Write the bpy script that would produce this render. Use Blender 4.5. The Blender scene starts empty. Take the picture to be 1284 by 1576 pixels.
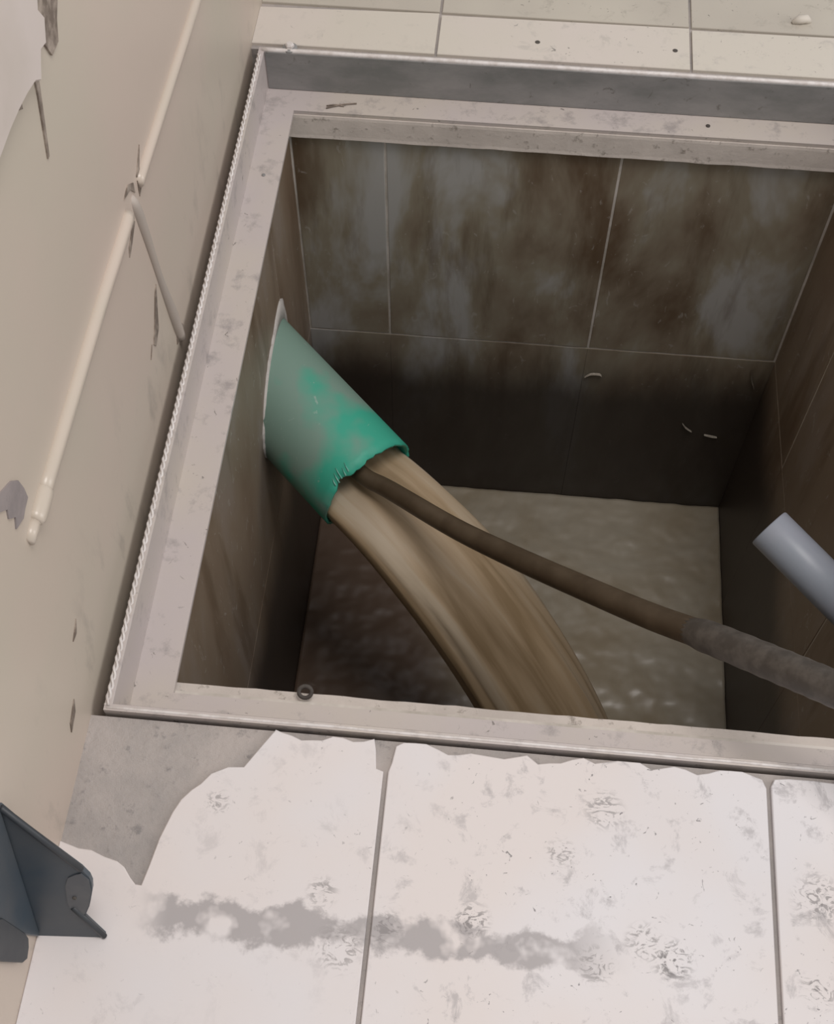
import bpy, bmesh, math, random
from mathutils import Vector, Matrix, noise
random.seed(4)
scene = bpy.context.scene
COL = scene.collection

# ------------------------------------------------------------ camera, world, light, exposure
cam_data = bpy.data.cameras.new('camera')
cam = bpy.data.objects.new('camera', cam_data)
COL.objects.link(cam)
Rr = (0.99574071, 0.09219720, 0.00033963)
Ru = (-0.07894751, 0.85072825, 0.51964290)
Rf = (-0.04762069, 0.51745640, -0.85438349)
cam.matrix_world = Matrix(((Rr[0], Ru[0], -Rf[0], 0.2888212),
                           (Rr[1], Ru[1], -Rf[1], -0.3752093),
                           (Rr[2], Ru[2], -Rf[2], 0.9671544),
                           (0, 0, 0, 1)))
cam_data.sensor_fit = 'HORIZONTAL'
cam_data.sensor_width = 36.0
cam_data.lens = 1969.054 / 1284.0 * 36.0
cam_data.clip_start = 0.02
scene.camera = cam

world = bpy.data.worlds.new('room_light')
scene.world = world
world.use_nodes = True
bg = world.node_tree.nodes['Background']
bg.inputs[0].default_value = (0.96, 0.97, 1.0, 1)
bg.inputs[1].default_value = 0.48

def area(name, loc, target, size, power, col):
    l = bpy.data.lights.new(name, 'AREA')
    l.shape = 'RECTANGLE'
    l.size, l.size_y = size
    l.energy = power
    l.color = col
    o = bpy.data.objects.new(name, l)
    COL.objects.link(o)
    o.location = loc
    o.rotation_euler = (Vector(target) - Vector(loc)).to_track_quat('-Z', 'Y').to_euler()
    return o
area('ceiling_lamp_light', (0.75, 0.05, 2.5), (0.35, 0.35, 0), (0.9, 0.9), 31, (1.0, 0.95, 0.92))
area('right_side_light', (2.9, 0.15, 1.0), (0.0, 0.3, 0.1), (1.0, 1.8), 25, (1.0, 0.96, 0.93))  # unseen soft light from the right, added for the wall and conduit highlight

vs = scene.view_settings
vs.view_transform = 'Standard'
vs.look = 'None'
vs.exposure = 0.0
vs.gamma = 1.0
vs.use_curve_mapping = False

# ------------------------------------------------------------ material helpers
class NT:
    def __init__(self, name):
        self.m = bpy.data.materials.new(name)
        self.m.use_nodes = True
        self.t = self.m.node_tree
        self.b = self.t.nodes['Principled BSDF']
        self._pos = None
    def n(self, kind, **kw):
        nd = self.t.nodes.new(kind)
        for k, v in kw.items():
            setattr(nd, k, v)
        return nd
    def L(self, a, b):
        self.t.links.new(a, b)
    def pos(self):
        if self._pos is None:
            g = self.n('ShaderNodeNewGeometry')
            self._pos = g.outputs['Position']
        return self._pos
    def val(self, sock, v):
        if hasattr(v, 'is_linked'):
            self.L(v, sock)
        else:
            sock.default_value = v
    def scaled(self, s, off=(0, 0, 0)):
        mp = self.n('ShaderNodeMapping')
        self.L(self.pos(), mp.inputs[0])
        mp.inputs['Scale'].default_value = s
        mp.inputs['Location'].default_value = off
        return mp.outputs[0]
    def noise(self, scale, detail=4, rough=0.55, vec=None, dist=0.0):
        nd = self.n('ShaderNodeTexNoise')
        nd.inputs['Scale'].default_value = scale
        nd.inputs['Detail'].default_value = detail
        nd.inputs['Roughness'].default_value = rough
        nd.inputs['Distortion'].default_value = dist
        self.L(vec if vec is not None else self.pos(), nd.inputs['Vector'])
        return nd.outputs['Fac']
    def ramp(self, fac, stops):
        r = self.n('ShaderNodeValToRGB')
        e = r.color_ramp.elements
        while len(e) < len(stops):
            e.new(0.5)
        for el, (p, c) in zip(e, stops):
            el.position = p
            el.color = (c, c, c, 1) if not isinstance(c, tuple) else (*c, 1)
        self.L(fac, r.inputs[0])
        return r.outputs[0]
    def math(self, op, a, b=0.0, c=0.0, clamp=False):
        m = self.n('ShaderNodeMath', operation=op)
        m.use_clamp = clamp
        for i, v in enumerate((a, b, c)):
            self.val(m.inputs[i], v)
        return m.outputs[0]
    def sstep(self, v, lo, hi):
        m = self.n('ShaderNodeMapRange')
        m.interpolation_type = 'SMOOTHSTEP'
        self.L(v, m.inputs[0])
        m.inputs[1].default_value = lo
        m.inputs[2].default_value = hi
        return m.outputs[0]
    def mix(self, fac, a, b):
        m = self.n('ShaderNodeMix', data_type='RGBA')
        self.val(m.inputs[0], fac)
        for s, v in ((m.inputs[6], a), (m.inputs[7], b)):
            if isinstance(v, tuple):
                s.default_value = (*v, 1)
            else:
                self.L(v, s)
        return m.outputs[2]
    def xyz(self):
        s = self.n('ShaderNodeSeparateXYZ')
        self.L(self.pos(), s.inputs[0])
        return s.outputs
    def color(self, c):
        if isinstance(c, tuple):
            self.b.inputs['Base Color'].default_value = (*c, 1)
        else:
            self.L(c, self.b.inputs['Base Color'])
    def set(self, rough=0.5, metal=0.0, spec=0.5):
        self.val(self.b.inputs['Roughness'], rough)
        self.b.inputs['Metallic'].default_value = metal
        self.b.inputs['Specular IOR Level'].default_value = spec
    def bump(self, h, strength=0.3, dist=0.002):
        bp = self.n('ShaderNodeBump')
        bp.inputs['Strength'].default_value = strength
        bp.inputs['Distance'].default_value = dist
        self.L(h, bp.inputs['Height'])
        self.L(bp.outputs[0], self.b.inputs['Normal'])

M = {}
def mat_floor_tile(name, base, warm, dirt, band):
    k = NT(name)
    big = k.noise(4.5, 3)
    c = k.mix(k.ramp(big, [(0.4, 0.0), (0.62, 1.0)]), base, warm)
    sp = k.noise(38, 6, 0.7, dist=0.4)
    zone = k.ramp(k.noise(6.0, 2, vec=k.scaled((1, 1, 1), (3.1, 0.4, 0))), [(0.36, 0.0), (0.56, 1.0)])
    xs = k.xyz()[0]
    zone = k.math('MULTIPLY', k.math('ADD', zone, k.sstep(xs, 0.22, 0.36)), k.math('ADD', 0.45, k.math('MULTIPLY', k.sstep(xs, 0.2, 0.3), 0.4)), 0.0, True)
    spk = k.math('MULTIPLY', k.ramp(sp, [(0.555, 0.0), (0.66, 1.0)]), zone)
    c = k.mix(k.math('MULTIPLY', spk, 0.55), c, dirt)
    fine = k.ramp(k.noise(120, 4, 0.6, dist=1.5), [(0.665, 0.0), (0.71, 1.0)])
    c = k.mix(k.math('MULTIPLY', k.math('MULTIPLY', fine, zone), 0.85), c, tuple(v * 0.5 for v in dirt))
    if band:
        x, y, z = k.xyz()[:3]
        w = k.math('MULTIPLY', k.math('SUBTRACT', k.noise(26, 5, 0.65), 0.5), 0.05)
        yy = k.math('ADD', k.math('ABSOLUTE', k.math('ADD', k.math('ADD', y, 0.153), k.math('MULTIPLY', x, 0.0))), w)
        m = k.math('SUBTRACT', 1.0, k.sstep(yy, 0.0095, 0.0165))
        m = k.math('MULTIPLY', m, k.sstep(x, 0.055, 0.085))
        m = k.math('MULTIPLY', m, k.math('SUBTRACT', 1.0, k.sstep(x, 0.36, 0.43)))
        hole = k.ramp(k.noise(30, 3, vec=k.scaled((1, 1, 1), (7, 2, 0))), [(0.34, 0.0), (0.46, 1.0)])
        m = k.math('MULTIPLY', m, hole)
        c = k.mix(k.math('MULTIPLY', m, 0.85), c, (0.36, 0.335, 0.335))
        # rubbed scuff marks
        scr = k.ramp(k.noise(75, 4, 0.6, vec=k.scaled((1, 1.6, 1)), dist=2.5), [(0.50, 0.0), (0.58, 1.0)])
        for cx, cy, rr, dk in ((0.213, -0.166, 0.020, 0.33), (0.308, -0.138, 0.014, 0.2), (0.456, -0.154, 0.016, 0.12), (0.404, -0.045, 0.016, 0.3), (0.245, -0.150, 0.014, 0.25),
                               (0.435, -0.142, 0.014, 0.25), (0.565, -0.10, 0.020, 0.28), (0.372, -0.082, 0.012, 0.3), (0.195, -0.128, 0.012, 0.3), (0.40, -0.162, 0.015, 0.3), (0.56, -0.165, 0.014, 0.2), (0.105, -0.066, 0.010, 0.35)):
            q = k.math('SQRT', k.math('ADD', k.math('POWER', k.math('SUBTRACT', x, cx), 2.0), k.math('POWER', k.math('SUBTRACT', y, cy), 2.0)))
            mm = k.math('MULTIPLY', k.math('SUBTRACT', 1.0, k.sstep(q, rr * 0.35, rr * 1.25)), scr)
            c = k.mix(k.math('MULTIPLY', mm, 0.8), c, (dk, dk * 0.93, dk * 0.92))
    k.color(c)
    k.set(k.ramp(big, [(0.3, 0.4), (0.7, 0.55)]), 0, 0.25)
    k.bump(sp, 0.12, 0.001)
    return k.m
M['tile_front'] = mat_floor_tile('glazed_white_floor', (0.70, 0.675, 0.685), (0.71, 0.655, 0.635), (0.33, 0.31, 0.315), True)
M['tile_strip'] = mat_floor_tile('cream_floor', (0.60, 0.555, 0.485), (0.62, 0.56, 0.51), (0.45, 0.42, 0.38), False)
M['tile_rear'] = mat_floor_tile('beige_floor', (0.47, 0.43, 0.37), (0.52, 0.48, 0.41), (0.36, 0.33, 0.28), False)

def mat_cement(name, a, b, d, strength=0.6):
    k = NT(name)
    n1 = k.noise(14, 6, 0.65)
    n2 = k.noise(90, 5, 0.7)
    c = k.mix(k.ramp(n1, [(0.35, 0.0), (0.65, 1.0)]), a, b)
    c = k.mix(k.ramp(n2, [(0.58, 0.0), (0.7, 0.8)]), c, d)
    k.color(c)
    k.set(0.85, 0, 0.25)
    k.bump(n2, strength, 0.003)
    return k.m
M['cement'] = mat_cement('grey_cement', (0.33, 0.305, 0.29), (0.44, 0.395, 0.37), (0.23, 0.215, 0.21))
M['mortar'] = mat_cement('pale_mortar', (0.48, 0.43, 0.39), (0.60, 0.54, 0.49), (0.22, 0.19, 0.16), 0.2)
M['foam'] = mat_cement('white_sealant', (0.46, 0.43, 0.40), (0.56, 0.53, 0.50), (0.3, 0.27, 0.25))

def mat_wall():
    k = NT('beige_wall_paint')
    n1 = k.noise(3.0, 3)
    c = k.mix(k.ramp(n1, [(0.38, 0.0), (0.62, 1.0)]), (0.52, 0.462, 0.382), (0.555, 0.463, 0.395))
    n2 = k.noise(22, 6, 0.65, vec=k.scaled((1, 1.6, 0.7)))
    x, y, z = k.xyz()[:3]
    low = k.math('SUBTRACT', 1.0, k.sstep(z, 0.0, 0.19))
    st = k.math('MULTIPLY', k.ramp(n2, [(0.55, 0.0), (0.72, 1.0)]), low)
    c = k.mix(k.math('MULTIPLY', st, 0.45), c, (0.27, 0.24, 0.21))
    k.color(c)
    k.set(0.42, 0, 0.4)
    k.bump(k.noise(30, 4), 0.15, 0.002)
    return k.m
M['wall'] = mat_wall()

def simple(name, a, b, scale, rough, metal=0.0, bump=0.1, detail=4, spec=0.5, lo=0.4, hi=0.62):
    k = NT(name)
    n1 = k.noise(scale, detail, 0.6)
    k.color(k.mix(k.ramp(n1, [(lo, 0.0), (hi, 1.0)]), a, b))
    k.set(rough, metal, spec)
    k.bump(n1, bump, 0.001)
    return k.m
M['plaster_light'] = simple('light_plaster', (0.60, 0.53, 0.49), (0.55, 0.485, 0.435), 9, 0.5)
M['scum'] = simple('dried_scum', (0.26, 0.225, 0.18), (0.36, 0.32, 0.27), 200, 0.7)
M['conduit'] = simple('conduit_paint', (0.52, 0.455, 0.38), (0.55, 0.465, 0.395), 8, 0.3, spec=0.5)
M['drop_paint'] = simple('dusty_paint', (0.43, 0.375, 0.33), (0.48, 0.415, 0.36), 14, 0.55)
M['crack'] = simple('crack_dirt', (0.16, 0.125, 0.10), (0.36, 0.30, 0.25), 70, 0.9)
M['dark_hole'] = simple('dark_dirt', (0.06, 0.05, 0.045), (0.09, 0.08, 0.07), 60, 0.9)
M['paint_chip'] = simple('bare_render', (0.24, 0.21, 0.205), (0.30, 0.26, 0.25), 40, 0.9)

def mat_frame():
    k = NT('painted_steel_frame')
    n1 = k.noise(7, 4)
    c = k.mix(k.ramp(n1, [(0.38, 0.0), (0.64, 1.0)]), (0.50, 0.445, 0.43), (0.52, 0.465, 0.415))
    n2 = k.noise(34, 6, 0.7)
    c = k.mix(k.ramp(n2, [(0.54, 0.0), (0.68, 0.75)]), c, (0.30, 0.27, 0.26))
    n3 = k.noise(110, 4, 0.6, dist=1.0)
    c = k.mix(k.ramp(n3, [(0.67, 0.0), (0.72, 0.8)]), c, (0.16, 0.14, 0.125))
    k.color(c)
    k.set(0.42, 0.0, 0.5)
    k.bump(n2, 0.2, 0.001)
    return k.m
M['frame'] = mat_frame()
def mat_galv():
    k = NT('scuffed_galvanised_steel')
    n2 = k.noise(18, 6, 0.65, vec=k.scaled((0.6, 1, 1.3)))
    c = k.mix(k.ramp(n2, [(0.36, 0.0), (0.62, 1.0)]), (0.19, 0.19, 0.185), (0.28, 0.27, 0.265))
    n3 = k.noise(60, 5, 0.7, dist=0.8)
    c = k.mix(k.ramp(n3, [(0.62, 0.0), (0.69, 0.8)]), c, (0.13, 0.12, 0.11))
    k.color(c)
    k.set(0.45, 0.0, 0.5)
    return k.m
M['galv'] = mat_galv()
M['bead'] = simple('bare_bright_edge', (0.70, 0.66, 0.64), (0.58, 0.53, 0.50), 120, 0.35)

def mat_pit(name, brown):
    k = NT(name)
    st = k.noise(4.6, 5, 0.58, vec=k.scaled((1.5, 1.5, 0.6), (0.35, 0.2, 0.1)), dist=0.3)
    c = k.ramp(st, [(0.36, (0.145, 0.100, 0.064)), (0.46, (0.25, 0.205, 0.150)), (0.52, (0.30, 0.265, 0.20)), (0.60, (0.42, 0.41, 0.39))])
    if brown:
        c = k.mix(k.math('ADD', 0.62, k.math('MULTIPLY', st, 0.3)), c, (0.20, 0.142, 0.100))
    rst = k.noise(9.0, 5, 0.6, vec=k.scaled((2.2, 2.2, 0.35), (2.0, 1.0, 4.0)))
    c = k.mix(k.ramp(rst, [(0.52, 0.0), (0.66, 0.55)]), c, (0.105, 0.065, 0.035))
    sc = k.noise(60, 4, 0.6, vec=k.scaled((1, 1, 0.5)), dist=2.0)
    c = k.mix(k.ramp(sc, [(0.64, 0.0), (0.69, 0.5)]), c, (0.42, 0.39, 0.35))
    # darker towards the pit bottom, with a ragged edge
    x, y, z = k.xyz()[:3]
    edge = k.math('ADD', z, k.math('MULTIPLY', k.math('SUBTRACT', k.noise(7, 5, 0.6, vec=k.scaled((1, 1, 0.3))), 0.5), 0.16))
    low_mask = k.math('SUBTRACT', 1.0, k.sstep(edge, -0.565, -0.44))
    c = k.mix(k.math('MULTIPLY', low_mask, 0.9), c, (0.036, 0.028, 0.024))
    k.color(c)
    k.set(0.42, 0, 0.3)
    k.bump(sc, 0.12, 0.001)
    return k.m
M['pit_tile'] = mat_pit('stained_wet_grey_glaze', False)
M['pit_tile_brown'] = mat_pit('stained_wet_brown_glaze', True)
def mat_grout():
    k = NT('pit_grout')
    c = k.mix(k.ramp(k.noise(9, 5, 0.65), [(0.42, 0.0), (0.6, 1.0)]), (0.42, 0.38, 0.33), (0.66, 0.61, 0.56))
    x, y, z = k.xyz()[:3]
    low_mask = k.math('SUBTRACT', 1.0, k.sstep(z, -0.50, -0.445))
    c = k.mix(low_mask, c, (0.06, 0.05, 0.042))
    k.color(c)
    k.set(0.7, 0, 0.3)
    return k.m
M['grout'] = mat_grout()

def mat_pipe():
    k = NT('green_plastic_with_dust')
    n1 = k.noise(13, 3, 0.5)
    dt = k.n('ShaderNodeVectorMath', operation='DOT_PRODUCT')
    k.L(k.scaled((1, 1, 1), (-0.157, -0.423, 0.298)), dt.inputs[0])
    dt.inputs[1].default_value = (0.728, -0.676, -0.122)
    wiped = k.sstep(dt.outputs['Value'], -0.12, -0.03)      # dust washed off towards the cut end
    n1 = k.math('SUBTRACT', n1, k.math('MULTIPLY', k.math('SUBTRACT', wiped, 0.42), 0.30))
    c = k.mix(k.ramp(n1, [(0.36, 0.0), (0.54, 1.0)]), (0.045, 0.36, 0.25), (0.19, 0.29, 0.24))
    n2 = k.noise(60, 4, 0.6, dist=1)
    c = k.mix(k.ramp(n2, [(0.66, 0.0), (0.72, 0.5)]), c, (0.42, 0.46, 0.42))
    k.color(c)
    k.set(0.5, 0, 0.35)
    return k.m
M['pipe'] = mat_pipe()
M['burr'] = simple('cut_plastic', (0.08, 0.36, 0.27), (0.22, 0.46, 0.38), 80, 0.5)
M['grey_pipe'] = simple('grey_blue_plastic', (0.33, 0.345, 0.40), (0.29, 0.32, 0.37), 12, 0.4)
M['hose'] = simple('brown_rubber', (0.060, 0.040, 0.022), (0.085, 0.060, 0.036), 30, 0.45, bump=0.2)
M['sleeve'] = simple('braided_rubber', (0.050, 0.041, 0.033), (0.085, 0.072, 0.060), 70, 0.55, bump=0.3)
M['blue_steel'] = simple('blue_grey_steel', (0.045, 0.065, 0.085), (0.075, 0.085, 0.095), 12, 0.4)
M['blue_edge'] = simple('dark_steel_edge', (0.03, 0.035, 0.042), (0.045, 0.05, 0.055), 20, 0.5)
M['blue_tab'] = simple('worn_blue_steel', (0.085, 0.093, 0.105), (0.12, 0.125, 0.13), 25, 0.45)

def mat_pool():
    k = NT('turbid_water')
    n1 = k.noise(7, 5, 0.6, dist=0.6)
    c = k.mix(k.ramp(n1, [(0.38, 0.0), (0.64, 1.0)]), (0.30, 0.25, 0.178), (0.365, 0.325, 0.258))
    # dark brown left of a ragged slanting line, lighter grey-brown beyond it
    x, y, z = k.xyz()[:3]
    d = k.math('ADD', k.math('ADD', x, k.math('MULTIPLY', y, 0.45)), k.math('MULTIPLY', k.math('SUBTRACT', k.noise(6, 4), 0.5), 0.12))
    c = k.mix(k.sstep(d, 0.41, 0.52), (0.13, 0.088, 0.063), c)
    k.color(c)
    k.set(0.3, 0, 0.4)
    return k.m
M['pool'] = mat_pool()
def mat_stream():
    k = NT('muddy_running_water')
    at = k.n('ShaderNodeAttribute', attribute_name='flow')
    mp = k.n('ShaderNodeMapping')
    k.L(at.outputs['Vector'], mp.inputs[0])
    mp.inputs['Scale'].default_value = (0.62, 0.16, 0.45)
    n1 = k.noise(2.0, 4, 0.55, vec=mp.outputs[0], dist=0.3)
    c = k.ramp(n1, [(0.34, (0.25, 0.175, 0.098)), (0.5, (0.36, 0.265, 0.165)), (0.66, (0.43, 0.35, 0.255))])
    k.color(c)
    k.set(0.5, 0, 0.3)
    k.bump(n1, 0.12, 0.004)
    return k.m
M['stream'] = mat_stream()

# ------------------------------------------------------------ geometry helpers
def mesh_obj(name, verts, faces, m, parent=None, smooth=False):
    me = bpy.data.meshes.new(name)
    me.from_pydata([tuple(v) for v in verts], [], faces)
    bm = bmesh.new()
    bm.from_mesh(me)
    bmesh.ops.recalc_face_normals(bm, faces=bm.faces[:])
    bm.to_mesh(me)
    bm.free()
    me.materials.append(M[m] if isinstance(m, str) else m)
    if smooth:
        for p in me.polygons:
            p.use_smooth = True
    o = bpy.data.objects.new(name, me)
    COL.objects.link(o)
    if parent:
        o.parent = parent
    return o

def box_vf(lo, hi, ch=0.0):
    (x0, y0, z0), (x1, y1, z1) = lo, hi
    v = [(x, y, z) for x in (x0, x1) for y in (y0, y1) for z in (z0, z1)]
    f = [(0, 1, 3, 2), (4, 6, 7, 5), (0, 4, 5, 1), (2, 3, 7, 6), (0, 2, 6, 4), (1, 5, 7, 3)]
    return v, f
def join(parts):
    V, F = [], []
    for v, f in parts:
        n = len(V)
        V += list(v)
        F += [tuple(i + n for i in q) for q in f]
    return V, F
def bevel_obj(o, w, seg=1):
    bm = bmesh.new()
    bm.from_mesh(o.data)
    bmesh.ops.bevel(bm, geom=bm.edges[:], offset=w, segments=seg, affect='EDGES', clamp_overlap=True)
    bm.to_mesh(o.data)
    bm.free()
    return o
def boxes(name, lst, m, parent=None, bev=0.0):
    v, f = join([box_vf(a, b) for a, b in lst])
    o = mesh_obj(name, v, f, m, parent)
    if bev:
        bevel_obj(o, bev)
    return o
def slab(name, poly, z0, z1, m, parent=None, bev=0.0008):
    """flat polygon in xy extruded in z, with a small bevel on its top edge"""
    n = len(poly)
    c = Vector((sum(p[0] for p in poly) / n, sum(p[1] for p in poly) / n))
    top = []
    for i, p in enumerate(poly):
        a, b = Vector(poly[i - 1]), Vector(poly[(i + 1) % n])
        t = (b - a).normalized()
        nrm = Vector((-t.y, t.x))
        top.append((p[0] + nrm.x * bev, p[1] + nrm.y * bev, z1))
    area2 = sum(poly[i - 1][0] * poly[i][1] - poly[i][0] * poly[i - 1][1] for i in range(n))
    if area2 < 0:
        return slab(name, poly[::-1], z0, z1, m, parent, bev)
    V = [(p[0], p[1], z0) for p in poly] + [(p[0], p[1], z1 - bev) for p in poly] + top
    F = [tuple(range(n))[::-1], tuple(range(2 * n, 3 * n))]
    for i in range(n):
        j = (i + 1) % n
        F.append((i, j, n + j, n + i))
        F.append((n + i, n + j, 2 * n + j, 2 * n + i))
    return mesh_obj(name, V, F, m, parent)
def frames(path):
    """tangent and two normals along a path"""
    P = [Vector(p) for p in path]
    out = []
    ref = Vector((0, 0, 1))
    for i, p in enumerate(P):
        t = (P[min(i + 1, len(P) - 1)] - P[max(i - 1, 0)]).normalized()
        if i == 0 and abs(t.z) > 0.9:
            ref = Vector((0, 1, 0))
        a = t.cross(ref).normalized()
        b = a.cross(t).normalized()
        ref = b
        out.append((p, t, a, b))
    return out
def tube_vf(path, rad, seg=16, caps=True):
    fr = frames(path)
    V, F = [], []
    for i, (p, t, a, b) in enumerate(fr):
        r = rad(i / (len(fr) - 1)) if callable(rad) else rad
        for k in range(seg):
            th = 2 * math.pi * k / seg
            V.append(p + (a * math.cos(th) + b * math.sin(th)) * r)
    for i in range(len(fr) - 1):
        for k in range(seg):
            k2 = (k + 1) % seg
            F.append((i * seg + k, i * seg + k2, (i + 1) * seg + k2, (i + 1) * seg + k))
    if caps:
        F.append(tuple(range(seg))[::-1])
        F.append(tuple(range((len(fr) - 1) * seg, len(fr) * seg)))
    return V, F
def tube(name, path, rad, m, parent=None, seg=16, caps=True):
    v, f = tube_vf(path, rad, seg, caps)
    return mesh_obj(name, v, f, m, parent, smooth=True)
def spline(pts, n):
    P = [Vector(p) for p in pts]
    P = [P[0] * 2 - P[1]] + P + [P[-1] * 2 - P[-2]]
    out = []
    for i in range(1, len(P) - 2):
        for k in range(n):
            t = k / n
            a, b, c, d = P[i - 1:i + 3]
            out.append(0.5 * (2 * b + (c - a) * t + (2 * a - 5 * b + 4 * c - d) * t * t + (3 * b - a - 3 * c + d) * t ** 3))
    out.append(P[-2])
    return out
def structure(o):
    o['kind'] = 'structure'
    return o
def empty(name, loc):
    o = bpy.data.objects.new(name, None)
    COL.objects.link(o)
    o.location = loc
    return o
def adopt(o, parent):
    """parent a mesh given in world coordinates to an Empty, keeping its place"""
    o.parent = parent
    o.data.transform(Matrix.Translation(-Vector(parent.location)))
    return o
def tag(o, label, cat, group=None, kind=None):
    o['label'] = label
    o['category'] = cat
    if group:
        o['group'] = group
    if kind:
        o['kind'] = kind
    return o
def disc_bolt(name, loc, r, h, m, parent, seg=14, normal=(0, 0, 1)):
    nrm = Vector(normal)
    a = Vector(loc)
    path = [a, a + nrm * h * 0.6, a + nrm * h]
    v, f = tube_vf(path, lambda t: r if t < 0.75 else r * 0.7, seg)
    return mesh_obj(name, v, f, m, parent, smooth=False)

# ------------------------------------------------------------ key dimensions (metres)
XW = -0.0105                 # room wall face
FX0, FX1, FY0, FY1 = 0.0, 0.722, 0.0, 0.807      # frame outer edge
PX0, PX1, PY0, PY1 = 0.032, 0.683, 0.046, 0.768  # pit inner faces
ZL = -0.050                  # ledge of the frame
ZT = -0.084                  # top of the pit tiling
ZG = -0.4426                 # joint between the two tile courses
ZW = -0.829                  # water level
ZB = -1.10                   # pit bottom

# ------------------------------------------------------------ structure: floor
T = 0.0042
floor = structure(boxes('floor', [((XW, -0.75, -0.10), (1.25, FY0 - 0.003, -T)),
                                  ((XW, FY1 + 0.004, -0.10), (1.25, 1.45, -T)),
                                  ((FX1, FY0, -0.10), (1.25, FY1, -T)),
                                  ((XW, FY0, -0.10), (FX0, FY1, -0.045))], 'cement'))
JX, JX2 = 0.2324, 0.5324
def ragged(x0, x1, y, depth, n):
    pts = []
    for i in range(n + 1):
        x = x0 + (x1 - x0) * i / n
        pts.append((x, y - depth * max(0.0, 0.25 + 1.3 * noise.noise((x * 42, 3.7, 0.2)) + 0.5 * noise.noise((x * 130, 1.1, 0)))))
    return pts
chip = [(0.1409, -0.0030), (0.134, -0.014), (0.1203, -0.0364), (0.108, -0.0375), (0.0957, -0.044), (0.089, -0.053), (0.0828, -0.0585), (0.076, -0.067), (0.0712, -0.0778),
        (0.0651, -0.0989), (0.0617, -0.1192), (0.0585, -0.1353), (0.054, -0.135), (0.049, -0.1303), (0.043, -0.123), (0.0367, -0.1191),
        (0.0261, -0.1166), (0.015, -0.1125), (0.0049, -0.112), (-0.0086, -0.1082), (XW, -0.1082)]
g = 0.0019
tile_a = [(XW, -0.45), (JX - g, -0.45), (JX - g, -0.030), (JX - g - 0.006, -0.028), (JX - g - 0.008, -0.012)] + ragged(JX - g - 0.010, 0.146, -0.0035, 0.008, 9) + chip
slab('tile', tile_a, -T, 0, 'tile_front', floor)
tile_b = [(JX + g, -0.45), (JX2 - g, -0.45), (JX2 - g, -0.016), (JX2 - g - 0.003, -0.009), (JX2 - g - 0.012, -0.006)] + ragged(JX2 - 0.02, JX + 0.012, -0.004, 0.009, 30) + [(JX + 0.006, -0.008), (JX + 0.004, -0.022), (JX + g, -0.030)]
slab('tile', tile_b, -T, 0, 'tile_front', floor)
tile_c = [(JX2 + g, -0.45), (0.832, -0.45), (0.832, -0.005)] + ragged(0.82, JX2 + 0.016, -0.005, 0.006, 14) + [(JX2 + g + 0.003, -0.008), (JX2 + g, -0.014)]
slab('tile', tile_c, -T, 0, 'tile_front', floor)
slab('tile', [(0.836, -0.45), (1.132, -0.45), (1.132, -0.005), (0.836, -0.005)], -T, 0, 'tile_front', floor)
for x0, x1 in ((0.734, 0.986), (0.990, 1.24)):
    for y0, y1 in ((0.0, 0.2975), (0.3015, 0.5975), (0.6015, 0.811)):
        slab('tile', [(x0, y0), (x1, y0), (x1, y1), (x0, y1)], -T, 0, 'tile_front', floor)
for x0, x1 in ((XW, JX - g), (JX + g, JX2 - g), (JX2 + g, 0.832), (0.836, 1.132)):
    slab('tile', [(x0, -0.75), (x1, -0.75), (x1, -0.454), (x0, -0.454)], -T, 0, 'tile_front', floor)
# rear: a cut strip against the frame, then the next course
for (x0, x1) in ((XW, 0.1985), (0.2015, 0.4865), (0.4895, 0.7755), (0.7785, 1.0645)):
    slab('tile', [(x0, FY1 + 0.010), (x1, FY1 + 0.010), (x1, 0.8875), (x0, 0.8805 if x0 < 0 else 0.8845)], -T, 0, 'tile_strip', floor)
    slab('tile', [(x0, 0.8905), (x1, 0.8905), (x1, 1.19), (x0, 1.19)], -T, -0.0006, 'tile_rear', floor)
for x, y in ((0.314, 0.847), (0.470, 0.847)):
    disc_bolt('screw', (x, y, -0.0005), 0.0030, 0.0012, 'dark_hole', floor, 10)
o = tube('pebble', [(0.605, 0.908, 0.000), (0.612, 0.909, 0.004), (0.620, 0.911, 0.004), (0.626, 0.912, 0.0)], lambda t: 0.0055 * math.sin(math.pi * (0.15 + 0.7 * t)), 'tile_strip', None, 8)
tag(o, 'small pale crumb of plaster on the beige tiles behind the pit', 'crumb')

# ------------------------------------------------------------ structure: room wall
wall = structure(boxes('wall_left', [((-0.16, -0.75, -0.10), (XW, 1.45, 0.95))], 'wall'))
# projecting plaster band, its end broken off
band = [(-0.75, 0.436), (0.05, 0.4375), (0.130, 0.4375), (0.186, 0.438), (0.205, 0.4365), (0.222, 0.434), (0.238, 0.430), (0.246, 0.424), (0.252, 0.431), (0.258, 0.437),
        (0.268, 0.434), (0.276, 0.446), (0.270, 0.456), (0.280, 0.470), (0.292, 0.478), (0.297, 0.50), (0.300, 0.55), (0.302, 0.70), (-0.75, 0.70)]
n = len(band)
V = [(XW - 0.001, y, z) for y, z in band] + [(XW + 0.005, y, z) for y, z in band] + [(XW + 0.008, y - 0.003, z + 0.004) for y, z in band]
F = [tuple(range(2 * n, 3 * n))]
for i in range(n):
    j = (i + 1) % n
    F += [(i, j, n + j, n + i), (n + i, n + j, 2 * n + j, 2 * n + i)]
structure(mesh_obj('trim_1', V, F, 'plaster_light'))
def wall_patch(name, pts, m, t=0.0012):
    n = len(pts)
    V = [(XW - 0.002, y, z) for y, z in pts] + [(XW + t, y, z) for y, z in pts]
    F = [tuple(range(n, 2 * n))] + [(i, (i + 1) % n, n + (i + 1) % n, n + i) for i in range(n)]
    return mesh_obj(name, V, F, m, wall)
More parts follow.
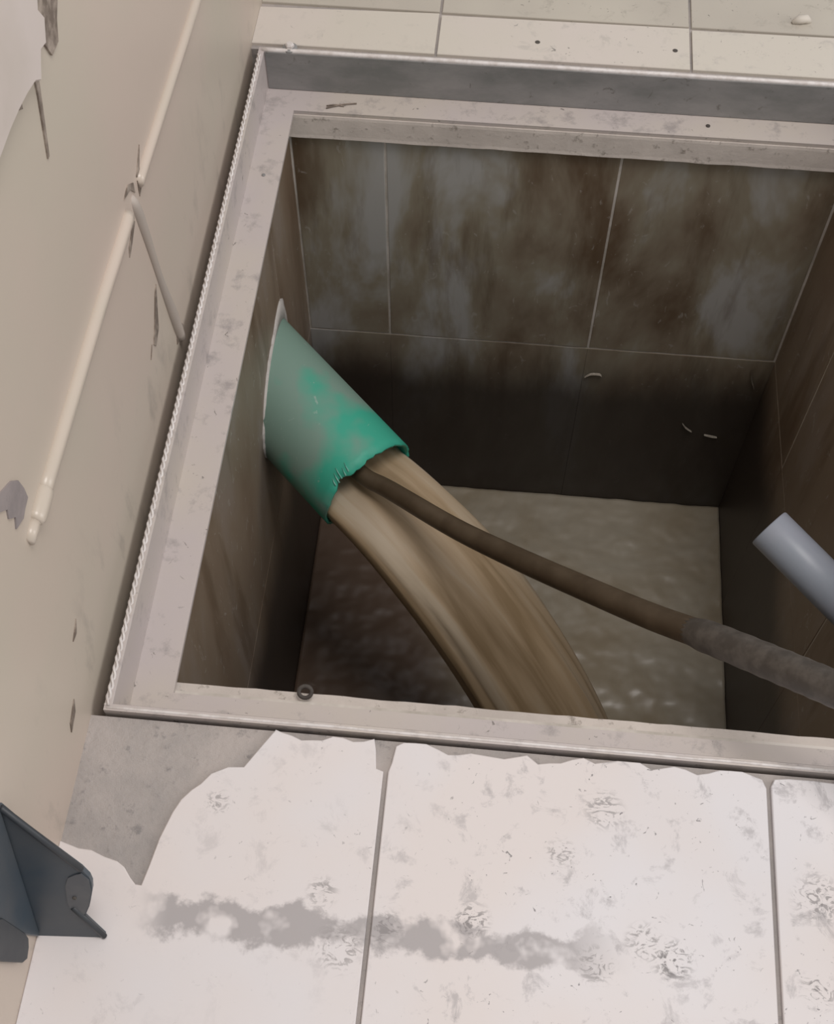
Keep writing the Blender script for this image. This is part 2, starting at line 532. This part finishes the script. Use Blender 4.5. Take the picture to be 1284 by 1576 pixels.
wall_patch('broken_render', [(0.262, 0.432), (0.276, 0.428), (0.283, 0.413), (0.298, 0.412), (0.306, 0.424), (0.316, 0.432), (0.318, 0.455), (0.310, 0.480), (0.299, 0.486), (0.296, 0.462), (0.284, 0.458), (0.274, 0.448)], 'crack', 0.0016)
wall_patch('crack', [(0.250, 0.430), (0.257, 0.428), (0.252, 0.412), (0.235, 0.372), (0.232, 0.372), (0.246, 0.412)], 'crack')
wall_patch('crack', [(0.214, 0.436), (0.222, 0.432), (0.220, 0.424), (0.214, 0.428)], 'crack')
wall_patch('paint_chip', [(0.010, 0.300), (0.034, 0.284), (0.040, 0.280), (0.047, 0.270), (0.049, 0.258), (0.0485, 0.247), (0.040, 0.246), (0.034, 0.244), (0.022, 0.250), (0.027, 0.257), (0.020, 0.266), (0.023, 0.273), (0.012, 0.286), (0.014, 0.292)], 'paint_chip')
for pts in ([(0.376, 0.219), (0.398, 0.232), (0.386, 0.219), (0.386, 0.205), (0.372, 0.2)],
            [(0.365, 0.222), (0.352, 0.232), (0.338, 0.230), (0.355, 0.224), (0.364, 0.212)],
            [(0.335, 0.196), (0.343, 0.203), (0.348, 0.196), (0.326, 0.187), (0.318, 0.185), (0.322, 0.192)],
            [(0.350, 0.104), (0.358, 0.108), (0.338, 0.072), (0.322, 0.066), (0.318, 0.073), (0.330, 0.083)],
            [(0.310, 0.074), (0.314, 0.078), (0.303, 0.070)], [(0.372, 0.112), (0.377, 0.110), (0.368, 0.106)],
            [(0.380, 0.004), (0.400, 0.002), (0.388, 0.024), (0.379, 0.018), (0.372, 0.006)],
            [(-0.030, 0.044), (-0.012, 0.050), (-0.018, 0.040), (-0.034, 0.036)], [(0.02, 0.085), (0.036, 0.092), (0.028, 0.083)]):
    wall_patch('crack', pts, 'crack', 0.0009)

# drop of buried conduit, plastered over
vertical = [(XW - 0.007, 0.3565, 0.214), (XW - 0.001, 0.357, 0.205), (XW + 0.0008, 0.362, 0.16), (XW + 0.0005, 0.369, 0.10), (XW + 0.001, 0.376, 0.05), (XW + 0.001, 0.383, 0.004)]
o = tube('buried_conduit', spline(vertical, 6), lambda t: 0.0048 + 0.0009 * math.sin(9 * t), 'drop_paint', wall, 10)
o['label'] = 'plastered-over conduit running down the wall to the frame'
# painted surface conduit
ct = empty('conduit', (XW, 0.3, 0.21))
tag(ct, 'thin cream painted conduit running level along the beige wall', 'conduit')
def cpt(y, z, out=0.0045):
    return (XW + out * 0.25 - 0.0005, y, z)
seg1 = spline([cpt(0.375, 0.212, 0.002), cpt(0.43, 0.2105), cpt(0.51, 0.206), cpt(0.62, 0.2005), cpt(0.80, 0.196), cpt(1.20, 0.19)], 6)
seg2 = spline([cpt(0.336, 0.2145, 0.003), cpt(0.30, 0.2165), cpt(0.236, 0.2205, 0.005), cpt(0.15, 0.223, 0.0055), cpt(0.064, 0.225, 0.005)], 6)
adopt(tube('pipe', seg1, 0.0055, 'conduit', None, 14), ct)
adopt(tube('pipe', seg2, 0.0064, 'conduit', None, 14), ct)
adopt(tube('coupling', spline([cpt(0.070, 0.2245, 0.005), cpt(0.066, 0.2245, 0.005), cpt(0.048, 0.224, 0.005), cpt(0.043, 0.224, 0.004)], 3), lambda t: 0.0076 - 0.0025 * (abs(t - 0.5) * 2) ** 3, 'conduit', None, 14), ct)
adopt(tube('stub', [cpt(0.044, 0.224, 0.003), cpt(0.036, 0.2235, 0.002), cpt(0.028, 0.223, 0.000)], 0.0052, 'conduit', None, 12), ct)

# ------------------------------------------------------------ structure: pit walls with tiles
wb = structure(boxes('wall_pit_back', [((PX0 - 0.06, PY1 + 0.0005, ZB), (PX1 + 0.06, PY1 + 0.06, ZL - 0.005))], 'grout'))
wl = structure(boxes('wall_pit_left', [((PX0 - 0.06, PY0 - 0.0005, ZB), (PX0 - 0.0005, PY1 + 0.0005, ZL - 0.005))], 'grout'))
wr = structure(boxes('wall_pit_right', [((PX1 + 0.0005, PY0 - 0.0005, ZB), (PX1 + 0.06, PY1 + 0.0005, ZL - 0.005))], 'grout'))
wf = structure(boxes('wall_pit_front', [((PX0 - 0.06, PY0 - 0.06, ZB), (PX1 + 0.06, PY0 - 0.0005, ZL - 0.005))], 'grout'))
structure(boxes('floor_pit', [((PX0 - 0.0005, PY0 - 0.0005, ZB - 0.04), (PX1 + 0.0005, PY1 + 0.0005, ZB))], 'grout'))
gg = 0.0015
TB = 0.0012
rows = ((ZT, ZG), (ZG, ZW - 0.06))
def pit_tiles(wallobj, axis, face, outward, cuts):
    for (z1, z0) in rows:
        for a, b in zip(cuts[:-1], cuts[1:]):
            j = random.uniform(-0.0004, 0.0004) if z1 > ZG else 0.0
            f0, f1 = sorted((face + j, face + outward * TB))
            e_ = gg if z1 > ZG else 0.0001
            a_ = a + (0.0022 if (a == cuts[0] and z1 > ZG) else e_)
            b_ = b - (0.0022 if (b == cuts[-1] and z1 > ZG) else e_)
            if axis == 'x':
                lo, hi = (a_, f0, z0 + gg), (b_, f1, z1 - gg)
            else:
                lo, hi = (f0, a_, z0 + gg), (f1, b_, z1 - gg)
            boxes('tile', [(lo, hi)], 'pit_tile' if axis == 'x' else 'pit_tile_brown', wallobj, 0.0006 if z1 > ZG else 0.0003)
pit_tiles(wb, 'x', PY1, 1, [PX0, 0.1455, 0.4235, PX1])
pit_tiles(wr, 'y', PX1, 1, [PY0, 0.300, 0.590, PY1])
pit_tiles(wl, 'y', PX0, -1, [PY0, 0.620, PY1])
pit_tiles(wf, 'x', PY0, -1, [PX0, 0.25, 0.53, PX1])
# mortar lips between frame ledge and tiling
def lip(name, parent, axis, a, b, base, out_fn, z0, z1, m='mortar', n=60):
    V, F = [], []
    for i in range(n + 1):
        s = a + (b - a) * i / n
        q = noise.noise((s * 30, base * 7, 1.0)) + 0.5 * noise.noise((s * 90, base * 7, 4.0))
        o = out_fn(s, q)
        zz = z0 + 0.0013 * noise.noise((s * 24, base * 5, 9.0))
        ring = [(base, z1), (o * 0.72, z1 - 0.0005), (o * 0.78, z1 - 0.004), (o * 0.94, zz + 0.004), (o * 1.0, zz), (base, zz - 0.001)]
        for k, (u, z) in enumerate(ring):
            u = base if k in (0, 5) else base + u
            V.append((s, u, z) if axis == 'x' else (u, s, z))
    for i in range(n):
        for k in range(6):
            k2 = (k + 1) % 6
            F.append((i * 6 + k, i * 6 + k2, i * 6 + 6 + k2, i * 6 + 6 + k))
    F += [tuple(range(6)), tuple(range(n * 6, n * 6 + 6))[::-1]]
    return mesh_obj(name, V, F, m, parent)
lip('mortar_lip', wb, 'x', PX0, PX1, PY1 + 0.006, lambda s, q: -0.013 - 0.0006 * q, ZT - 0.001, ZL - 0.0045)
lip('mortar_lip', wf, 'x', PX0 + 0.002, PX1, PY0 - 0.008, lambda s, q: 0.023 + 0.0014 * q, ZT + 0.004, ZL - 0.008)
lip('mortar_lip', wl, 'y', PY0, PY1, PX0 - 0.008, lambda s, q: 0.0075 + 0.0008 * q, ZT + 0.004, ZL - 0.0045)
lip('mortar_lip', wr, 'y', PY0, PY1, PX1 + 0.008, lambda s, q: -0.009 - 0.0008 * q, ZT + 0.004, ZL - 0.0045)
# loose flakes of dried scum on the tiling
def flake(pts, w):
    V, F = [], []
    pts = spline(pts, 5)
    for i, p in enumerate(pts):
        t = i / (len(pts) - 1)
        h = w * (0.25 + math.sin(math.pi * t))
        V += [(p[0], PY1 - 0.001, p[2] - h), (p[0], p[1], p[2]), (p[0], PY1 - 0.001, p[2] + h)]
    for i in range(len(pts) - 1):
        F += [(3 * i, 3 * i + 1, 3 * i + 4, 3 * i + 3), (3 * i + 1, 3 * i + 2, 3 * i + 5, 3 * i + 4)]
    return mesh_obj('scum_flake', V, F, 'scum', wb)
yb = PY1 - 0.004
flake([(0.426, yb, -0.506), (0.434, yb, -0.499), (0.446, yb, -0.498), (0.450, yb, -0.501)], 0.0016)
flake([(0.583, yb, -0.601), (0.590, yb, -0.612), (0.600, yb, -0.620)], 0.0012)
flake([(0.620, yb, -0.626), (0.630, yb, -0.629), (0.640, yb, -0.630)], 0.0016)
flake([(0.655, yb, -0.462), (0.660, yb, -0.485), (0.668, yb, -0.505)], 0.0022)

# ------------------------------------------------------------ steel frame let into the floor
fr = empty('manhole_frame', (FX0, FY0, 0))
tag(fr, 'pale painted angle-steel frame lining the square pit opening', 'frame')
cor = {'o': (FX0, FX1, FY0, FY1)}
LW = 0.041
def rail(name, side, m_face, zt=0.002):
    """upright leg and ledge of the angle, mitred; drop face is its own sub-part"""
    prof = [(0.0, -0.055), (0.0, zt), (0.0055, zt), (0.0062, zt - 0.001), (0.0062, ZL), (LW, ZL), (LW, ZL - 0.0045), (0.0035, ZL - 0.0045)]
    V = []
    for u, z in prof:
        uu = {'left': ((FX0 + u, FY0 + u, z), (FX0 + u, FY1 - u, z)),
              'right': ((FX1 - u, FY0 + u, z), (FX1 - u, FY1 - u, z)),
              'front': ((FX0 + u, FY0 + u, z), (FX1 - u, FY0 + u, z)),
              'back': ((FX0 + u, FY1 - u, z), (FX1 - u, FY1 - u, z))}[side]
        V += list(uu)
    k = len(prof)
    F = [(2 * i, 2 * i + 1, 2 * ((i + 1) % k) + 1, 2 * ((i + 1) % k)) for i in range(k)]
    F += [tuple(2 * i for i in range(k)), tuple(2 * i + 1 for i in range(k))[::-1]]
    return mesh_obj(name, V, F, 'frame', fr)
back_rail = rail('rail', 'back', None)
left_rail = rail('rail', 'left', None)
front_rail = rail('rail', 'front', None)
right_rail = rail('rail', 'right', None)
# scuffed bare steel face of the rear upright and a bright lip above it
boxes('rail_face', [((FX0 + 0.0075, FY1 - 0.0075, ZL + 0.001), (FX1 - 0.0075, FY1 - 0.0060, 0.0012))], 'galv', back_rail)
tube('lip_bead', spline([(FX0 + 0.004 + (FX1 - FX0 - 0.008) * i / 20, FY1 - 0.0035 + 0.0006 * noise.noise((i * 0.9, 0, 2)), 0.0018) for i in range(21)], 3), 0.0028, 'bead', back_rail, 8)
# rope-like burred edge along the wall side
def twist(name, p0, p1, parent):
    V, F = [], []
    n = 420
    p0, p1 = Vector(p0), Vector(p1)
    parts = []
    for ph in (0, math.pi):
        path = []
        for i in range(n + 1):
            t = i / n
            a = t * 2 * math.pi * 46 + ph
            path.append(p0.lerp(p1, t) + Vector((math.cos(a) * 0.0013, 0, math.sin(a) * 0.0013)))
        parts.append(tube_vf(path, 0.0013, 5))
    v, f = join(parts)
    return mesh_obj(name, v, f, 'bead', parent, smooth=True)
twist('burred_edge', (FX0 + 0.002, FY0 + 0.004, 0.0022), (FX0 + 0.002, FY1 - 0.012, 0.0022), left_rail)
tube('lip_bead', spline([(FX0 + 0.002 + (FX1 - FX0 - 0.004) * i / 20, FY0 + 0.0025 + 0.0006 * noise.noise((i * 0.9, 5, 2)), 0.0016) for i in range(21)], 3), 0.0014, 'bead', front_rail, 8)
# bolts and a hinge eye
b1 = disc_bolt('washer', (0.035, 0.8085, 0.0008), 0.0085, 0.0036, 'galv', fr, 18)
disc_bolt('bolt_head', (0.035, 0.8085, 0.0042), 0.0052, 0.0045, 'bead', b1, 6)
ring = []
for i in range(25):
    a = 2 * math.pi * i / 24
    ring.append((0.1535 + 0.0055 * math.cos(a), 0.0515 + 0.0045 * math.sin(a), -0.0485 + 0.002 * math.sin(a)))
tube('hinge_eye', ring, 0.0018, 'dark_hole', fr, 8, caps=False)
disc_bolt('rivet', (0.222, 0.018, ZL), 0.0030, 0.0015, 'dark_hole', fr, 10)
disc_bolt('rivet', (0.0225, 0.66, ZL), 0.0022, 0.0012, 'galv', fr, 10)
disc_bolt('rivet', (0.515, 0.784, ZL), 0.0026, 0.0012, 'dark_hole', fr, 10)
# scrap of wire on the rear ledge
for k, (a, b) in enumerate((((0.078, 0.772), (0.112, 0.783)), ((0.078, 0.776), (0.098, 0.777)))):
    tube('wire_scrap', spline([(a[0], a[1], ZL + 0.001), ((a[0] + b[0]) / 2, (a[1] + b[1]) / 2 + 0.001, ZL + 0.002), (b[0], b[1], ZL + 0.001)], 4), 0.0008, 'crack', fr, 6)

# ------------------------------------------------------------ green drain pipe
PE = Vector((0.157, 0.423, -0.298))
PD = Vector((0.728, -0.676, -0.122)).normalized()
PR = 0.0655
dp = empty('drain_pipe', PE)
tag(dp, 'dusty green plastic drain pipe jutting out of the left pit wall', 'pipe')
PA = PD.cross(Vector((0, 0, 1))).normalized()
PB = PA.cross(PD).normalized()
def pring(c, r, th):
    return c + (PA * math.cos(th) + PB * math.sin(th)) * r
SEG = 96
V, F = [], []
ringsO = [-0.34, -0.25, -0.15, -0.08, -0.03, -0.012, 0.0]
ringsI = [0.0, -0.03, -0.15, -0.34]
CAMV = (Vector((0.2888, -0.3752, 0.9672)) - PE).normalized()
TH0 = math.atan2(CAMV.dot(PB), CAMV.dot(PA))
def rim_off(th):
    q = (th - TH0 + 0.30 + math.pi) % (2 * math.pi) - math.pi
    notch = -0.007 * math.exp(-(q / 0.10) ** 2)
    return notch + 0.0035 * noise.noise((math.cos(th) * 2.2, math.sin(th) * 2.2, 3.0)) + 0.0022 * noise.noise((math.cos(th) * 9, math.sin(th) * 9, 1.0))
for s in ringsO:
    for k in range(SEG):
        th = 2 * math.pi * k / SEG
        V.append(pring(PE + PD * (s + (rim_off(th) if s > -0.02 else 0)), PR, th))
for s in ringsI:
    for k in range(SEG):
        th = 2 * math.pi * k / SEG
        V.append(pring(PE + PD * (s + (rim_off(th) if s > -0.02 else 0)), PR - 0.0035, th))
nr = len(ringsO) + len(ringsI)
for i in range(nr):
    for k in range(SEG):
        k2 = (k + 1) % SEG
        i2 = (i + 1) % nr
        F.append((i * SEG + k, i * SEG + k2, i2 * SEG + k2, i2 * SEG + k))
adopt(mesh_obj('pipe_body', V, F, 'pipe', None, smooth=True), dp)
# shavings left by the saw beside the notch
parts = []
for i in range(5):
    th = TH0 - 0.42 + 0.085 * i
    a0 = pring(PE + PD * (-0.0045 + 0.001 * (i % 2)), PR, th)
    a1 = pring(PE + PD * (-0.013 - 0.003 * (i % 3)), PR + 0.0004, th + 0.05)
    parts.append(tube_vf([a0, (a0 + a1) / 2 + (a0 - PE).normalized() * 0.0008, a1], lambda t: 0.0011 * (1 - 0.7 * t), 6))
v, f = join(parts)
adopt(mesh_obj('saw_burr', v, f, 'burr', None, smooth=True), dp)
# mortar collar where pipe meets tiling: follows the skewed cut with the wall plane
V, F = [], []
NS = 72
for i in range(NS):
    th = 2 * math.pi * i / NS
    base = pring(PE, PR, th)
    s = (PX0 - base.x) / PD.x
    hit = base + PD * s
    cc = PE + PD * ((PX0 - PE.x) / PD.x)
    rad = (hit - cc).normalized()
    w = 0.0022 + 0.002 * noise.noise((math.cos(th) * 2.5, math.sin(th) * 2.5, 6)) + 0.003 * noise.noise((math.cos(th) * 8, math.sin(th) * 8, 2))
    ang = math.atan2(hit.z - cc.z, hit.y - cc.y)
    w += 0.022 * max(0, math.cos(ang - math.radians(38))) ** 14
    for off, xo in ((-0.004, -0.004), (-0.002, 0.0035), (w * 0.5, 0.003), (w, 0.0008), (w * 0.9, -0.004)):
        p = hit + rad * off
        V.append((PX0 + xo, p.y, p.z))
for i in range(NS):
    j = (i + 1) % NS
    for k in range(4):
        F.append((i * 5 + k, j * 5 + k, j * 5 + k + 1, i * 5 + k + 1))
o = adopt(mesh_obj('mortar_collar', V, F, 'foam', None, smooth=True), dp)
o['label'] = 'ragged whitish mortar collar'

# ------------------------------------------------------------ water: stream out of the pipe and the pool
SV = Vector((0.800, -0.588, -0.118)).normalized() * 1.45
def stream_pt(t):
    return PE + SV * t + Vector((0, 0, -4.9 * t * t))
ts = [-0.07, -0.04, -0.02] + [i * 0.0125 for i in range(0, 26)]
V, F, flow = [], [], []
NSEG = 64
for i, t in enumerate(ts):
    if t < 0:
        c = PE + PD * 1.42 * t
        vel = PD
    else:
        c = stream_pt(t)
        vel = (SV + Vector((0, 0, -9.8 * t))).normalized()
    side = vel.cross(Vector((0, 0, 1))).normalized()
    up = side.cross(vel).normalized()
    tt = max(t, 0)
    rs = 0.0605 + 0.06 * tt
    ru = 0.0605 - 0.03 * tt
    for k in range(NSEG):
        th = 2 * math.pi * k / NSEG
        cx, cy = math.cos(th), math.sin(th)
        if cy > 0:
            cy *= 0.25 + 0.6 * min(1.0, tt / 0.2)     # free surface below the crown of the pipe
        a = min(1.0, tt / 0.08)
        w = 1 + a * (0.07 * noise.noise((cx * 3.0, cy * 3.0, tt * 5)) + 0.06 * noise.noise((cx * 9.0, cy * 9.0, tt * 9)))
        V.append(c + side * cx * rs * w + up * cy * ru * w)
        flow.append((cx * 2.0, tt * 12, cy * 2.0))
for i in range(len(ts) - 1):
    for k in range(NSEG):
        k2 = (k + 1) % NSEG
        F.append((i * NSEG + k, i * NSEG + k2, (i + 1) * NSEG + k2, (i + 1) * NSEG + k))
F.append(tuple(range(NSEG))[::-1])
F.append(tuple(range((len(ts) - 1) * NSEG, len(ts) * NSEG)))
st = mesh_obj('water_stream', V, F, 'stream', None, smooth=True)
at = st.data.attributes.new('flow', 'FLOAT_VECTOR', 'POINT')
for i, q in enumerate(flow):
    at.data[i].vector = q
tag(st, 'muddy brown water gushing from the green pipe into the pit', 'water', kind='stuff')

land = stream_pt(0.315)
V, F = [], []
NX, NY = 150, 160
for j in range(NY + 1):
    for i in range(NX + 1):
        x = PX0 + 0.0005 + (PX1 - PX0 - 0.001) * i / NX
        y = PY0 + 0.0005 + (PY1 - PY0 - 0.001) * j / NY
        d = math.hypot(x - land.x, y - land.y)
        amp = 0.0022 + 0.005 * math.exp(-(d / 0.16) ** 2)
        z = ZW + amp * (noise.noise((x * 26, y * 34, 0)) + 0.6 * noise.noise((x * 60, y * 80, 4))) + 0.004 * math.exp(-(d / 0.25) ** 2) * math.sin(d * 95)
        V.append((x, y, z))
for j in range(NY):
    for i in range(NX):
        a = j * (NX + 1) + i
        F.append((a, a + 1, a + NX + 2, a + NX + 1))
b0 = len(V)
V += [(PX0 + 0.0005, PY0 + 0.0005, ZB + 0.001), (PX1 - 0.0005, PY0 + 0.0005, ZB + 0.001), (PX1 - 0.0005, PY1 - 0.0005, ZB + 0.001), (PX0 + 0.0005, PY1 - 0.0005, ZB + 0.001)]
def gi(i, j):
    return j * (NX + 1) + i
F += [tuple([b0, b0 + 1] + [gi(i, 0) for i in range(NX, -1, -1)]),
      tuple([b0 + 1, b0 + 2] + [gi(NX, j) for j in range(NY, -1, -1)]),
      tuple([b0 + 2, b0 + 3] + [gi(i, NY) for i in range(0, NX + 1)]),
      tuple([b0 + 3, b0] + [gi(0, j) for j in range(0, NY + 1)]),
      (b0, b0 + 3, b0 + 2, b0 + 1)]
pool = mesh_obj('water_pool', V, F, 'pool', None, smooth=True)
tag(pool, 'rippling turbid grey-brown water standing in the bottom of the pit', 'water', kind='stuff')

# ------------------------------------------------------------ hose
hp = [(0.085, 0.478, -0.262), (0.120, 0.446, -0.264), (0.155, 0.413, -0.264), (0.187, 0.392, -0.256), (0.265, 0.328, -0.221), (0.335, 0.266, -0.169), (0.395, 0.204, -0.104),
      (0.445, 0.146, -0.037), (0.488, 0.097, 0.025), (0.528, 0.057, 0.069), (0.559, 0.029, 0.097), (0.603, -0.003, 0.122), (0.68, -0.055, 0.130), (0.78, -0.13, 0.10), (0.88, -0.21, 0.045), (0.97, -0.29, 0.0165), (1.10, -0.40, 0.0160)]
hs = empty('hose', (1.10, -0.40, 0.0))
tag(hs, 'dark brown rubber hose fed up into the green pipe', 'hose')
path = spline(hp, 10)
cut = 8 * 10 - 4
o = adopt(tube('hose_tube', path[:cut + 3], lambda t: 0.0092 + 0.0028 * min(1.0, t * 1.5), 'hose', None, 18), hs)
def sl_r(t):
    q = t * 90
    return 0.0138 + 0.0003 * math.sin(q * 4.0) - 0.0022 * max(0.0, 1 - q / 3.0)
o = adopt(tube('sleeve', path[cut:], sl_r, 'sleeve', None, 18), hs)
o['label'] = 'thicker rough-surfaced grey-brown section of the hose'

# ------------------------------------------------------------ grey pipe at the right wall
GE = Vector((0.592, 0.336, -0.182))
GS = Vector((0.690, 0.2445, -0.205))
GD = (GS - GE).normalized()
gp = empty('outlet_pipe', GS)
tag(gp, 'short pale blue-grey plastic pipe sticking out of the right pit wall', 'pipe')
ga = GD.cross(Vector((0, 0, 1))).normalized()
gb = ga.cross(GD).normalized()
V, F = [], []
S2 = 40
prof = [(0.16, 0.0235), (0.0015, 0.0235), (0.0, 0.0225), (0.0, 0.0205), (0.16, 0.0205)]
for s, r in prof:
    for k in range(S2):
        th = 2 * math.pi * k / S2
        V.append(GE + GD * s + (ga * math.cos(th) + gb * math.sin(th)) * r)
for i in range(len(prof)):
    i2 = (i + 1) % len(prof)
    for k in range(S2):
        k2 = (k + 1) % S2
        F.append((i * S2 + k, i * S2 + k2, i2 * S2 + k2, i2 * S2 + k))
adopt(mesh_obj('pipe_body', V, F, 'grey_pipe', None, smooth=True), gp)
V, F = [], []
for i in range(40):
    th = 2 * math.pi * i / 40
    base = GE + (ga * math.cos(th) + gb * math.sin(th)) * 0.0235
    hit = base + GD * ((PX1 - base.x) / GD.x)
    cc = GE + GD * ((PX1 - GE.x) / GD.x)
    rad = (hit - cc).normalized()
    w = 0.006 + 0.003 * noise.noise((math.cos(th) * 3, math.sin(th) * 3, 8))
    for off, xo in ((-0.003, 0.003), (-0.002, -0.004), (w * 0.6, -0.0035), (w, 0.003)):
        p = hit + rad * off
        V.append((PX1 + xo, p.y, p.z))
for i in range(40):
    j = (i + 1) % 40
    for k in range(3):
        F.append((i * 4 + k, j * 4 + k, j * 4 + k + 1, i * 4 + k + 1))
adopt(mesh_obj('mortar_collar', V, F, 'foam', None, smooth=True), gp)

# ------------------------------------------------------------ blue-grey steel gusset standing against the wall
gs = empty('steel_bracket', (0.0, -0.178, 0.0))
tag(gs, 'dark blue-grey sheet steel bracket with rounded corner standing against the wall', 'bracket')
U = Vector((1, 0.064, 0)).normalized()
Nn = Vector((0.06115776, -0.95191657, 0.30019088)).normalized()
Wv = U.cross(Nn).normalized()
if Wv.z < 0:
    Wv = -Wv
O = Vector((-0.0087, -0.17876, 0.0))
def plate(name, pts, t, m, parent, lift=0.0, bev=0.0008):
    n = len(pts)
    P3 = [O + U * a + Wv * b for a, b in pts]
    V = [p + Nn * (lift - t) for p in P3] + [p + Nn * lift for p in P3]
    F = [tuple(range(n))[::-1], tuple(range(n, 2 * n))] + [(i, (i + 1) % n, n + (i + 1) % n, n + i) for i in range(n)]
    ob = mesh_obj(name, V, F, m, None)
    adopt(ob, gs)
    if parent:
        ob.parent = parent
    return ob
def uv(p):
    d = Vector(p) - O
    return (d.dot(U), d.dot(Wv))
outline = [(-0.001, 0.0), uv((0.0407, -0.1756, 0.0)), uv((0.0287, -0.1683, 0.0254)), uv((0.0345, -0.1625, 0.040)), uv((0.0394, -0.1568, 0.0597)), uv((0.0403, -0.1545, 0.068)),
           uv((0.0395, -0.1524, 0.0750)), uv((0.0353, -0.1494, 0.0841)), uv((0.012, -0.1401, 0.1183)), uv((0.0014, -0.1365, 0.1339)), uv((-0.008, -0.1314, 0.1501)), (-0.001, 0.157)]
panel = plate('panel', outline, 0.004, 'blue_steel', None)
tab = plate('corner_tab', [uv(p) for p in ((0.0246, -0.1526, 0.0740), (0.0300, -0.151, 0.0780), (0.0345, -0.1501, 0.0800), (0.0390, -0.1527, 0.0725), (0.0388, -0.1569, 0.0597), (0.0342, -0.1627, 0.042), (0.0286, -0.1676, 0.0279),
                                          (0.0250, -0.1678, 0.0275), (0.0225, -0.1665, 0.0315), (0.0204, -0.1649, 0.0381), (0.0198, -0.163, 0.0450), (0.0201, -0.1609, 0.0509), (0.0214, -0.1563, 0.0651))], 0.0025, 'blue_tab', panel, 0.0008)
rv = O + U * uv((0.0257, -0.1604, 0.0512))[0] + Wv * uv((0.0257, -0.1604, 0.0512))[1] + Nn * 0.0008
o = disc_bolt('rivet', rv, 0.0016, 0.0012, 'dark_hole', None, 10, Nn)
adopt(o, gs)
o.parent = panel
# rolled edges: along the top and at the toe
def edge(name, a, b, r):
    p = O + U * a[0] + Wv * a[1]
    q = O + U * b[0] + Wv * b[1]
    ob = tube(name, [p, (p + q) / 2, q], r, 'blue_edge', None, 8)
    adopt(ob, gs)
    ob.parent = panel
edge('rolled_edge', uv((-0.0075, -0.1314, 0.150)), uv((0.0353, -0.1494, 0.0841)), 0.0024)
edge('rolled_edge', uv((0.0225, -0.165, 0.038)), uv((0.0400, -0.1752, 0.0018)), 0.0022)
# flange bent along the wall and the foot below it
def side_plate(name, pts, x0, x1, m):
    n = len(pts)
    V = [(x0, y, z) for y, z in pts] + [(x1, y, z) for y, z in pts]
    F = [tuple(range(n)), tuple(range(n, 2 * n))[::-1]] + [(i, (i + 1) % n, n + (i + 1) % n, n + i) for i in range(n)]
    ob = adopt(mesh_obj(name, V, F, m, None), gs)
    bevel_obj(ob, 0.0008)
    return ob
side_plate('wall_flange', [(-0.1318, 0.151), (-0.1775, 0.004), (-0.180, 0.003), (-0.186, 0.034), (-0.191, 0.080), (-0.198, 0.130), (-0.21, 0.20), (-0.15, 0.21)], XW + 0.0003, XW + 0.003, 'blue_steel')
side_plate('foot', [(-0.190, 0.100), (-0.187, 0.045), (-0.188, 0.036), (-0.193, 0.030), (-0.201, 0.027), (-0.205, 0.034), (-0.213, 0.075), (-0.22, 0.13), (-0.20, 0.13)], XW + 0.0003, XW + 0.006, 'blue_edge')
